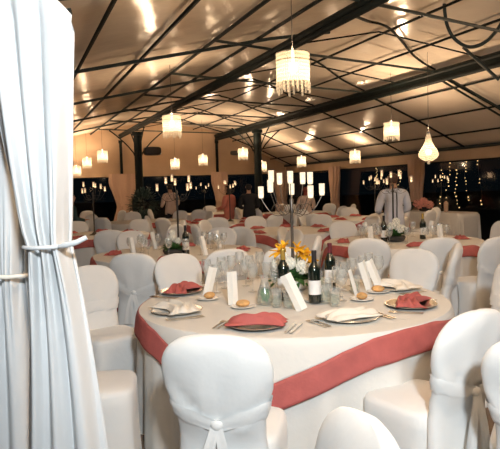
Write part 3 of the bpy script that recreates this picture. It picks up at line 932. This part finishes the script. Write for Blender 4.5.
for (x, y, z) in [(-.09, -.02, .27), (-.055, .03, .30), (.06, -.02, .25), (.10, .0, .235), (.035, -.05, .29), (.12, -.05, .20)]:
    b.tube([(x*.3, y*.3, .06), (x*.7, y*.7, z*.6), (x*.95, y*.95, z-.02)], .004, 6)
ob('stems', b, M['stem'], bq)
for i, (x, y, z, r) in enumerate([(-.02, -.09, .20, .042), (.065, -.09, .17, .05), (-.11, -.03, .19, .045), (.03, .09, .2, .045), (-.06, -.07, .25, .03)]):
    puff(bq, 'white_flower', (x, y, z), r, M['whiteflower'], 50, i)
def simple_bouquet(loc, label, mat, r=.16, n=5, leafm='leaf', group=None):
    root = thing('flower_arrangement', label, 'flowers', loc, 0, group)
    b = MB(); b.lathe([(.05, 0), (.10, .01), (.12, .05), (.11, .07), (.10, .07)], 20); ob('bowl', b, M['pot'], root)
    b = MB(); rnd = random.Random(int(abs(loc[0])*100))
    for k in range(70):
        a = rnd.uniform(0, 2*PI); el = rnd.uniform(.3, 1.1); d = Vector((math.cos(a)*math.cos(el), math.sin(a)*math.cos(el), math.sin(el)))
        leaf_into(b, Vector((d.x*.04, d.y*.04, .06)), d, rnd.uniform(.8, 1.3)*r, .02, rnd.uniform(.1, .5))
    ob('foliage', b, M[leafm], root)
    for k in range(n):
        a = 2*PI*k/n; puff(root, 'bloom', (r*.55*math.cos(a), r*.55*math.sin(a), .16+.04*(k % 2)), r*.34, mat, 30, k)
    puff(root, 'bloom', (0, 0, .25), r*.36, mat, 30, 9)
    return root

# ------------------------------------------------------------ candelabra
def make_candelabra(n, H, rad, big):
    ra, rc, vm, im = (.0030, .66, 'votive', 'iron') if big else (.0024, .55, 'votivedim', 'cord')
    root = thing('candelabra', '', 'candelabra')
    b = MB(); b.lathe([(.085, 0), (.085, .008), (.05, .018), (.018, .05), (.011, .09)], 24); ob('base', b, M[im], root)
    b = MB(); b.lathe([(.011, .08), (.011, H-.12), (.02, H-.10), (.011, H-.08), (.016, H-.02), (.005, H)], 14); ob('pole', b, M[im], root)
    rnd = random.Random(n)
    for k in range(n):
        a = 2*PI*k/n + .3
        rr = rad*(1.0 if k % 2 else .62); hz = H + (.02 if k % 2 else .09) + rnd.uniform(-.04, .03)
        d = Vector((math.cos(a), math.sin(a), 0))
        pts = [Vector((0, 0, H-.10))]
        for q in range(1, 9):
            u = q/8
            pts.append(d*rr*(u**.8) + Vector((0, 0, H-.10 + .05*math.sin(PI*u*1.0)*-1.2 + (hz-H+.10-.0)*u**1.6)))
        arm = MB(); arm.tube(pts, ra, 6)
        # scroll on the arm
        c0 = d*rr*.45 + Vector((0, 0, H-.11)); sp = []
        for q in range(12):
            th = q/11*3.6*PI*.5; r0 = .05*(1-q/13)
            sp.append(c0 + d*r0*math.cos(th) + Vector((0, 0, r0*math.sin(th)+.02)))
        arm.tube(sp, ra*.7, 5)
        ao = ob('arm', arm, M[im], root)
        e = pts[-1]
        cp = MB(); cp.lathe([(r_*rc, z_) for r_, z_ in ((.004, 0), (.026, .002), (.030, .02), (.031, .088), (.0295, .088), (.0285, .02), (.024, .006), (.003, .005))], 18)
        cp.v = [v + e for v in cp.v]; ob('candle_cup', cp, M[vm], ao)
        fm = MB(); fm.lathe([(.019*rc, .008), (.019*rc, .034), (.002, .035)], 12); fm.lathe([(.001, .036), (.007, .046), (.006, .058), (.001, .078)], 10)
        fm.v = [v + e for v in fm.v]; ob('candle', fm, M['flame'], ao)
    return root
cd = make_candelabra(10, .655, .235, True)
cd.location = upc(BQ, TZ+.022) + Vector((.005, .012, 0)); cd.rotation_euler = (0, 0, .55)
cd['label'] = 'tall grey candelabra with lit glass cups on the big front table'
plight('candle_light', cd.location + Vector((0, 0, .86)), 4, (1, .7, .42), .08)
small = Proto(make_candelabra(7, .74, .24, False))
for key, dx, dy, lab in (('left', .0, .05, 'candelabra of candles on the table left of the front one'), ('right', -.05, .25, 'candelabra on the table right in front of the waiter'),
                         ('leftfar', .05, 0, 'candelabra beside the curtain on the left table'), ('post', .2, 0, 'candelabra in front of the guest in a dark suit'),
                         ('sidewin', .3, 0, 'candelabra on the table by the side window'), ('endwall', 0, 0, 'candelabra close to the end wall drape')):
    c = TABLES[key][0]
    o = small.put(Vector((c.x+dx, c.y+dy, TZ+.0085)), random.random()*3, lab, 'candelabras on the tables further back')
    plight('candle_light', o.location + Vector((0, 0, .92)), 2, (1, .62, .34), .1)
o = small.put(tent(10.05, 12.3, TZ+.004), .4, 'candelabra on the long buffet table by the right window', 'candelabras on the tables further back')

# ------------------------------------------------------------ things on the tables further back
npk = napkin_mesh(.13, .085, .05, 2, 14).mesh('napkin'); npk.materials.append(M['rose'])
mc = card(None, .036, .22).mesh('menu_card'); mc.materials.append(M['paper'])
DW = [('nearest the viewer', 0), ('at near right', 45), ('at right', 90), ('at far right', 135), ('at the far side', 180), ('at far left', 225), ('at left', 270), ('at near left', 315)]
for key in ('left', 'right', 'mid', 'leftfar', 'post', 'sidewin'):
    c, R, name = TABLES[key]
    near = key in ('left', 'right')
    for (w, d) in DW:
        a = math.radians(d) - PI/2
        dv = Vector((math.cos(a), math.sin(a), 0)); sd = Vector((-dv.y, dv.x, 0))
        if (d//45) % 2 == 0 or not near:
            tag(ob('napkin', npk, None, None, Vector((c.x, c.y, TZ+.008)) + dv*R*.76, a+PI/2), 'rose napkin %s on the %s' % (w, name), 'napkin', 'rose napkins further back')
        if near:
            for j, k in ((-1, 'first'), (1, 'second')):
                q = Vector((c.x, c.y, TZ+.008)) + dv*R*(.50+.04*j) + sd*(.10*j+.05)
                glassP.put(q, 0, '%s stemmed glass %s on the %s' % (k, w, name), 'wine glasses further back')
            if (d//45) % 2 == 1:
                o = ob('menu_card', mc, None, None, Vector((c.x, c.y, TZ+.010)) + dv*R*.58 - sd*.08, a)
                o.rotation_euler = (0, random.uniform(-.25, .25), random.uniform(-.4, .4))
                tag(o, 'white menu card %s on the %s' % (w, name), 'menu card', 'menu cards further back')
c = TABLES['left'][0]
place(black, Vector((c.x+.12, c.y-.28, TZ+.008)), 0, 'dark wine bottle on the left table beside white flowers', 'wine bottles further back')
simple_bouquet(Vector((c.x-.03, c.y-.25, TZ+.008)), 'small white flowers with green leaves on the left table', M['whiteflower'], .11, 4)
c = TABLES['right'][0]
place(black, Vector((c.x-.26, c.y-.12, TZ+.008)), 0, 'dark wine bottle in front of the waiter in white', 'wine bottles further back')
place(gold, Vector((c.x+.30, c.y+.1, TZ+.008)), 0, 'second wine bottle, right of the white flowers before the waiter', 'wine bottles further back')
simple_bouquet(Vector((c.x-.10, c.y-.1, TZ+.008)), 'white flower bowl on the table in front of the waiter', M['whiteflower'], .15, 5)
simple_bouquet(tent(9.85, 12.75, TZ+.004), 'round pink flowers on the buffet by the right window', M['pink'], .30, 7, 'leafdark')
simple_bouquet(tent(9.9, 13.45, TZ+.004), 'dark green pot plant left of the pink flowers', M['leafdark'], .2, 3, 'leafdark')
b = MB(); b.lathe([(.05, 0), (.055, .22), (.02, .26)], 14)
tag(ob('pillar_candle', b, M['drape'], None, tent(9.9, 11.95, TZ+.004)), 'thick peach candle on the buffet right of the pink flowers', 'candle')

# ------------------------------------------------------------ near curtain
def curtain(xl, xr, Y, z_top, tie_z, tie_l, tie_r, bot_l, bot_r, depth, seed, folds):
    b = MB()
    def fn(u, v):
        z = z_top - (z_top-.01)*v
        if z > tie_z:
            k = ((z-tie_z)/(z_top-tie_z)); e = k**.6
            l = tie_l+(xl-tie_l)*e; r = tie_r+(xr-tie_r)*k**.85
        else:
            k = (tie_z-z)/tie_z; e = k**.8
            l = tie_l+(bot_l-tie_l)*e; r = tie_r+(bot_r-tie_r)*e
        x = l+(r-l)*u
        near = math.exp(-((z-tie_z)/.18)**2)
        amp = depth*(.6+.4*near)
        q = abs(z-tie_z)
        w = u + .05*math.sin(2.1*z+seed) + .03*nz(z*1.5, seed)
        y = amp*(1.2*math.sin(folds*2*PI*w+seed) + .35*(.4+.6*math.exp(-q/.5))*math.sin(folds*4.6*PI*w+1+z*1.1) + .9*nz(u*3.2, z*.7, seed))
        y += amp*.35*near*math.sin(folds*9*PI*u+seed)
        y += .05*(abs(u-.5)*2)**4
        if z_top - z < .05: y *= .6
        return (x, Y+y, z + (.012*math.sin(9*u+seed) if v == 0 else 0) - .05*u**5*max(0, 1-v*8))
    b.grid(fn, 160, 70)
    return b
def xz(px, py, Y): return on_Y(px, py, Y)
YC = 1.74
cz = xz(60, -9, YC).z; tz = xz(50, 246, YC).z
ct = thing('curtain', 'white curtain in front at left, tied with a cord and flaring down', 'curtain', (0, 0, 0), 0, 'white entrance curtains')
b = curtain(xz(-30, 5, YC).x, xz(67, 5, YC).x, YC, cz, tz, xz(26, 246, YC).x, xz(64, 246, YC).x, xz(14, 449, YC).x-.02, xz(104, 449, YC).x+.075, .024, 1.0, 3.3)
m = ob('cloth', b, M['curtain'], ct); md = m.modifiers.new('thick', 'SOLIDIFY'); md.thickness = .003
b = MB()
lx, rx = xz(25, 246, YC).x, xz(65, 246, YC).x
pts = [(( lx+rx)/2 + (rx-lx)/2*1.02*math.cos(2*PI*k/24), YC + .055*math.sin(2*PI*k/24), tz) for k in range(25)]
b.tube(pts, .006, 8)
tie = ob('tieback_cord', b, M['curtain'], ct)
b = MB(); b.tube([(rx-.005, YC-.04, tz+.002), (rx+.02, YC-.05, tz+.006), (rx+.05, YC-.055, tz+.013), (rx+.078, YC-.05, tz+.026)], [.006, .009, .008, .007], 8)
ob('cord_end', b, M['curtain'], tie)
YD = 1.95
tz2 = xz(12, 275, YD).z
ct2 = thing('curtain', 'white curtain at the left picture edge, tied with a beige cord, behind the other', 'curtain', (0, 0, 0), 0, 'white entrance curtains')
b = curtain(xz(-60, 5, YD).x, xz(32, 5, YD).x, YD, cz+.03, tz2, xz(-34, 275, YD).x, xz(29, 275, YD).x, xz(-60, 449, YD).x, xz(42, 449, YD).x, .024, 4.0, 3.0)
m = ob('cloth', b, M['curtain'], ct2); md = m.modifiers.new('thick', 'SOLIDIFY'); md.thickness = .003
b = MB(); lx, rx = xz(-35, 275, YD).x, xz(30, 275, YD).x
b.tube([((lx+rx)/2 + (rx-lx)/2*1.02*math.cos(2*PI*k/24), YD + .055*math.sin(2*PI*k/24), tz2+.004*math.sin(3*k)) for k in range(25)], .007, 8)
ob('tieback_cord', b, M['napkinwhite'], ct2)['label'] = 'beige cord'
# rail the curtains hang on
b = MB(); q = xz(72, 5, 1.84)
b.tube([(q.x-1.3, 1.84, cz-.03), (q.x-.004, 1.84, cz-.03)], .012, 8)
b.tube([(q.x-1.3, 1.84, 0), (q.x-1.3, 1.84, cz+.1)], .03, 8)
struct('trim_95', b, M['steel'])

# ------------------------------------------------------------ speakers on the posts
def speaker(loc, rz, tilt, sc_, label):
    root = thing('loudspeaker', label, 'speaker', loc, rz, 'loudspeakers on the tent posts')
    root.rotation_euler = (tilt, 0, rz); root.scale = (sc_,)*3
    b = MB(); rings = []
    for (y, w, h) in ((-.16, .24, .10), (-.15, .27, .13), (.12, .31, .15), (.15, .30, .145)):
        rings.append([(sup(2*PI*k/24, .45)[0]*w, y, sup(2*PI*k/24, .45)[1]*h) for k in range(24)])
    rings.reverse(); b.rings(rings); ob('cabinet', b, M['speaker'], root)
    b = MB(); b.rings([[(sup(2*PI*k/24, .45)[0]*.25, y, sup(2*PI*k/24, .45)[1]*.11) for k in range(24)] for y in (-.158, -.175)]); ob('grille', b, M['cord'], root)
    b = MB(); b.tube([(0, .13, 0), (0, .26, .02), (-.12, .34, .05)], .02, 8); ob('bracket', b, M['steel'], root)
q = tent(S1, tp1); pz = on_Y(153, 151, q.y-.1)
speaker((pz.x, q.y-.15, pz.z), .25, 0, .95, 'black speaker fixed to the thick left post')
q = tent(S2, tp2); pz = on_Y(235, 153, q.y-.1)
speaker((pz.x, q.y-.15, pz.z), -.5, 0, .5, 'small black speaker beside the thick right post')

# shrub by the left post
q = tent(S1, tp1) + Vector((.25, -.75, 0))
root = thing('potted_shrub', 'potted dark blue-green shrub at the foot of the thick left post', 'plant', q)
b = MB(); b.lathe([(.16, 0), (.22, .36), (.24, .38), (.21, .38), (.19, .32)], 20); ob('pot', b, M['pot'], root)
b = MB(); rnd = random.Random(5)
for k in range(420):
    d = Vector((rnd.gauss(0, 1), rnd.gauss(0, 1), rnd.gauss(0, 1))).normalized(); r = rnd.uniform(.5, 1)
    c0 = Vector((d.x*.48*r, d.y*.48*r, 1.12+d.z*.45*r))
    leaf_into(b, c0, d + Vector((0, 0, .3)), .14, .03, .3)
ob('foliage', b, M['leafdark'], root)
b = MB(); b.tube([(0, 0, .3), (.02, 0, .7), (0, .02, 1.1)], .02, 8); ob('stem', b, M['pot'], root)

# ------------------------------------------------------------ fairy lights outside the side windows
def strand(s, t, z0, z1, label, seed):
    root = thing('fairy_light_string', label, 'string light', tent(s, t, 0), 0, 'strings of lights outside the side windows')
    rnd = random.Random(seed); b = MB(); w = MB(); pts = []
    n_ = 12
    for k in range(n_+1):
        u = k/n_; x = .04*math.sin(5*u+seed); z = z0+(z1-z0)*u
        pts.append((x, 0, z))
        if rnd.random() < .75: b.ball((x+rnd.uniform(-.03, .03), 0, z), .016*rnd.uniform(.6, 1.2), 6, 5)
    w.tube(pts, .004, 4); ob('wire', w, M['cord'], root); ob('bulbs', b, M['fairy'], root)
for i, (t, z1, lab) in enumerate([(13.6, .9, 'first string of golden lights right of the waiter drape'), (13.3, .75, 'second golden light string right of the waiter drape'),
                                  (12.95, .8, 'bright golden light string hanging over the pink flowers'), (12.6, 1.0, 'short golden light string right of the pink flowers'),
                                  (12.1, .9, 'golden light string nearest the right picture edge'), (14.6, 1.5, 'golden light string left of the waiter drape'),
                                  (15.5, 1.4, 'light string above the waiter'), (16.8, 1.4, 'dim light string in the window left of the waiter')]):
    strand(S_R+.3, t, HEAD-.02, z1, lab, i)
b = MB(); b.tube([tent(S_R+.3, 10, HEAD), tent(S_R+.3, T_FAR, HEAD)], .012, 6); struct('trim_96', b, M['steel'])

# ------------------------------------------------------------ people
def person(name_label, loc, yaw, pose, H, mats, long_hair=False, lower='trousers'):
    """skinned figure looking along +Y"""
    k = H/1.75; V = []; E = []; Rr = []; Tg = []
    def add(p, r, parent=None, tg='body'):
        V.append(Vector(p)*k); Rr.append((r[0]*k, r[1]*k) if isinstance(r, tuple) else (r*k, r*k)); Tg.append(tg)
        if parent is not None: E.append((parent, len(V)-1))
        return len(V)-1
    sit = pose == 'sit'
    dz = -.47 if sit else 0
    pel = add((0, 0, .96+dz), (.145, .11), None, 'hip')
    sp = add((0, .0, 1.14+dz), (.135, .10), pel, 'torso')
    chs = add((0, -.01, 1.32+dz), (.155, .112), sp, 'torso')
    nb_ = add((0, -.01, 1.45+dz), (.075, .065), chs, 'torso')
    nk = add((0, .0, 1.51+dz), (.052, .055), nb_, 'neck')
    hl = add((0, .025, 1.575+dz), (.060, .075), nk, 'head')
    hm = add((0, .018, 1.65+dz), (.076, .095), hl, 'head')
    ht = add((0, .008, 1.715+dz), (.058, .072), hm, 'head')
    for sx in (-1, 1):
        hp = add((sx*.095, 0, .90+dz), .088, pel, 'leg')
        if sit:
            kn_ = add((sx*.11, .42, .92+dz), .060, hp, 'leg'); an = add((sx*.11, .40, .52+dz), .042, kn_, 'leg'); add((sx*.12, .56, .50+dz), .034, an, 'foot')
        else:
            kn_ = add((sx*.10, .015, .50), .060, hp, 'leg'); an = add((sx*.105, -.01, .085), .042, kn_, 'leg'); add((sx*.115, .15, .04), .034, an, 'foot')
        sh = add((sx*.185, -.01, 1.405+dz), .062, chs, 'arm')
        if pose == 'carry' or sit:
            el = add((sx*.255, .02, 1.13+dz), .046, sh, 'arm'); wr_ = add((sx*.17, .24, 1.08+dz), .031, el, 'arm'); pm = add((sx*.13, .31, 1.09+dz), (.036, .018), wr_, 'hand')
            d1 = Vector((-sx*.35, .9, .1)).normalized()
        else:
            el = add((sx*.245, -.03, 1.12+dz), .046, sh, 'arm'); wr_ = add((sx*.26, .05, .87+dz), .031, el, 'arm'); pm = add((sx*.26, .075, .80+dz), (.018, .036), wr_, 'hand')
            d1 = Vector((0, .25, -.95)).normalized()
        P0 = V[pm]/k
        side = d1.cross(Vector((0, 0, 1))) if abs(d1.z) < .8 else Vector((0, 1, 0))
        side.normalize()
        for q in range(4):
            o_ = side*(q-1.5)*.021
            l = (.062, .074, .070, .054)[q]
            f1_ = add(P0 + o_ + d1*.03, .0095, pm, 'hand'); f2_ = add(P0 + o_ + d1*(.03+l*.55) + Vector((-sx*.006, 0, -.006)), .009, f1_, 'hand')
            add(P0 + o_ + d1*(.03+l) + Vector((-sx*.016, 0, -.018)), .008, f2_, 'hand')
        th = add(P0 - side*.035*sx + d1*.005, .010, pm, 'hand'); add(P0 - side*.052*sx + d1*.04, .0085, th, 'hand')
    me = bpy.data.meshes.new('skel'); me.from_pydata([tuple(v) for v in V], E, []); me.update()
    so = bpy.data.objects.new('skel', me); C.objects.link(so)
    so.modifiers.new('s', 'SKIN'); 
    for i, r in enumerate(Rr): me.skin_vertices[0].data[i].radius = r
    for i in range(len(V)): me.skin_vertices[0].data[i].use_root = (i == 0)
    ss_ = so.modifiers.new('u', 'SUBSURF'); ss_.levels = 2; ss_.render_levels = 2
    bpy.context.view_layer.update()
    dg = bpy.context.evaluated_depsgraph_get()
    body = bpy.data.meshes.new_from_object(so.evaluated_get(dg)); body.name = 'person'
    bpy.data.objects.remove(so)
    # nose, chin and brow pushed out of the head itself
    hc_ = V[hm]
    for v in body.vertices:
        d = v.co - hc_
        if d.length < .14*k and d.y > .04*k:
            nx, nz_ = d.x/k, d.z/k + .012
            v.co.y += k*.024*math.exp(-(nx/.014)**2 - (nz_/.022)**2)
    body.polygons.foreach_set('use_smooth', [True]*len(body.polygons)); body.update()
    body.materials.clear(); body.materials.append(M['skin'])
    root = thing('person', name_label, 'person', loc, yaw)
    ob('body', body, None, root)
    segs = [(V[a], V[c], Tg[c]) for a, c in E]
    def tg_of(p):
        best = None; bd = 9
        for a, c, t in segs:
            ab = c-a; u = max(0, min(1, (p-a).dot(ab)/max(1e-9, ab.length_squared)))
            d = (p-(a+ab*u)).length
            if d < bd: bd = d; best = t
        return best
    tags = [tg_of(Vector(pl_.center)) for pl_ in body.polygons]
    def shell(name, keep, off, mat):
        b = MB(); mp = {}
        for pl_, t in zip(body.polygons, tags):
            if not keep(t, pl_.center/k): continue
            f = []
            for vi in pl_.vertices:
                if vi not in mp:
                    v = body.vertices[vi]; mp[vi] = len(b.v); b.v.append(v.co + v.normal*off*k)
                f.append(mp[vi])
            b.f.append(tuple(f))
        o = ob(name, b, mat, root)
        m_ = o.modifiers.new('thick', 'SOLIDIFY'); m_.thickness = .006; m_.offset = -1
        return o
    shell('jacket', lambda t, c: (t in ('torso', 'arm') or (t == 'hip' and c.z > .84+dz) or (t == 'leg' and c.z > .86+dz and not sit)) and c.z < 1.475+dz, .016, mats[0])
    shell(lower, lambda t, c: t in ('leg', 'hip'), .010, mats[1])
    shell('shoes', lambda t, c: t == 'foot', .008, M['speaker'])
    shell('hair', lambda t, c: t in ('head', 'neck') and (c.z > 1.685+dz or (c.y < .02 and c.z > (1.47 if long_hair else 1.56)+dz)), .014, mats[2])
    for sx in (-1, 1):
        b = MB(); b.ball((sx*.028*k, (hc_.y + .083*k), hc_.z + .012*k), .010*k, 8, 6); ob('eye', b, M['eye'], root)
        b = MB(); b.ball((sx*.080*k, hc_.y, hc_.z - .005*k), .025*k, 8, 6, (.35, .7, 1.2)); ob('ear', b, M['skin'], root)
    b = MB(); b.ball((0, hc_.y + .082*k, hc_.z - .052*k), .02*k, 8, 6, (1.1, .4, .3)); ob('mouth', b, M['dresspink'], root)
    return root
wl = floor_at(393.5, 9.5, 200)
wt = person('waiter in a white jacket standing with his back turned, carrying something', (wl.x, wl.y, 0), .12, 'carry', 1.70, (M['jacketwhite'], M['suit'], M['hairbrown']))
# dark strip added on the waiter's back where a candelabra pole crosses
b = MB(); b.tube([(-.005, -.155, 1.36), (.0, -.150, 1.2), (.0, -.14, 1.0), (0, -.155, .92)], .016, 6, .4); ob('pole_strip', b, M['polestrip'], wt)
q = floor_at(170.5, 17.0, 200)
person('standing waiter in a pale shirt and dark trousers, far back near the left post', (q.x, q.y, 0), .6, 'carry', 1.70, (M['shirtpeach'], M['suit'], M['hairdark']))
q = floor_at(229, 15.2, 200)
person('standing guest in a pink dress left of the dark-suited man', (q.x, q.y, 0), 1.0, 'carry', 1.60, (M['dresspink'], M['dresspink'], M['hairdark']), True)
q = floor_at(249, 14.9, 200)
person('guest in a dark suit standing behind the tables at the thick right post', (q.x, q.y, 0), .1, 'carry', 1.62, (M['suit'], M['suit'], M['hairdark']))
q = floor_at(306, 15.3, 200)
person('guest with auburn hair right of the candelabra pole', (q.x, q.y, 0), .2, 'carry', 1.50, (M['shirtpeach'], M['suit'], M['hairred']), True)
q = floor_at(71, 12.6, 200)
person('guest in dark teal standing half hidden by the curtain', (q.x, q.y, 0), -1.0, 'carry', 1.50, (M['teal'], M['teal'], M['hairdark']))

for pr in (drum, tear, chair, glassP, tumP, small): pr.done()

# ------------------------------------------------------------ light
# the photographer's flash, just above and behind the lens
fl_ = bpy.data.lights.new('flash', 'SPOT'); fl_.energy = 740; fl_.color = (.89, .96, 1.0); fl_.spot_size = math.radians(120); fl_.spot_blend = 1.0; fl_.shadow_soft_size = .12
fo = bpy.data.objects.new('flash', fl_); C.objects.link(fo); fo.location = (.40, -.75, 2.45)
fo.rotation_euler = (Vector((1.1, 4.5, 2.4)) - fo.location).to_track_quat('-Z', 'Y').to_euler()

w = bpy.data.worlds.new('night'); sc.world = w; w.use_nodes = True
bg = w.node_tree.nodes['Background']; bg.inputs[0].default_value = (.006, .010, .013, 1); bg.inputs[1].default_value = .3

cam = bpy.data.cameras.new('camera'); co = bpy.data.objects.new('camera', cam); C.objects.link(co)
cam.sensor_fit = 'HORIZONTAL'; cam.sensor_width = 36; cam.lens = 36*F/500; cam.clip_start = .05; cam.clip_end = 300
mat = Matrix((( camX.x, camY.x, -fw.x, CAMLOC.x), (camX.y, camY.y, -fw.y, CAMLOC.y), (camX.z, camY.z, -fw.z, CAMLOC.z), (0, 0, 0, 1)))
co.matrix_world = mat
sc.camera = co
vs = sc.view_settings
vs.view_transform = 'Standard'; vs.look = 'None'; vs.exposure = 0; vs.gamma = 1; vs.use_curve_mapping = False
sc.cycles.use_denoising = True
sc.cycles.max_bounces = 8; sc.cycles.transparent_max_bounces = 24
sc.cycles.sample_clamp_indirect = 6; sc.cycles.use_light_tree = True
sc.cycles.caustics_reflective = False; sc.cycles.caustics_refractive = False
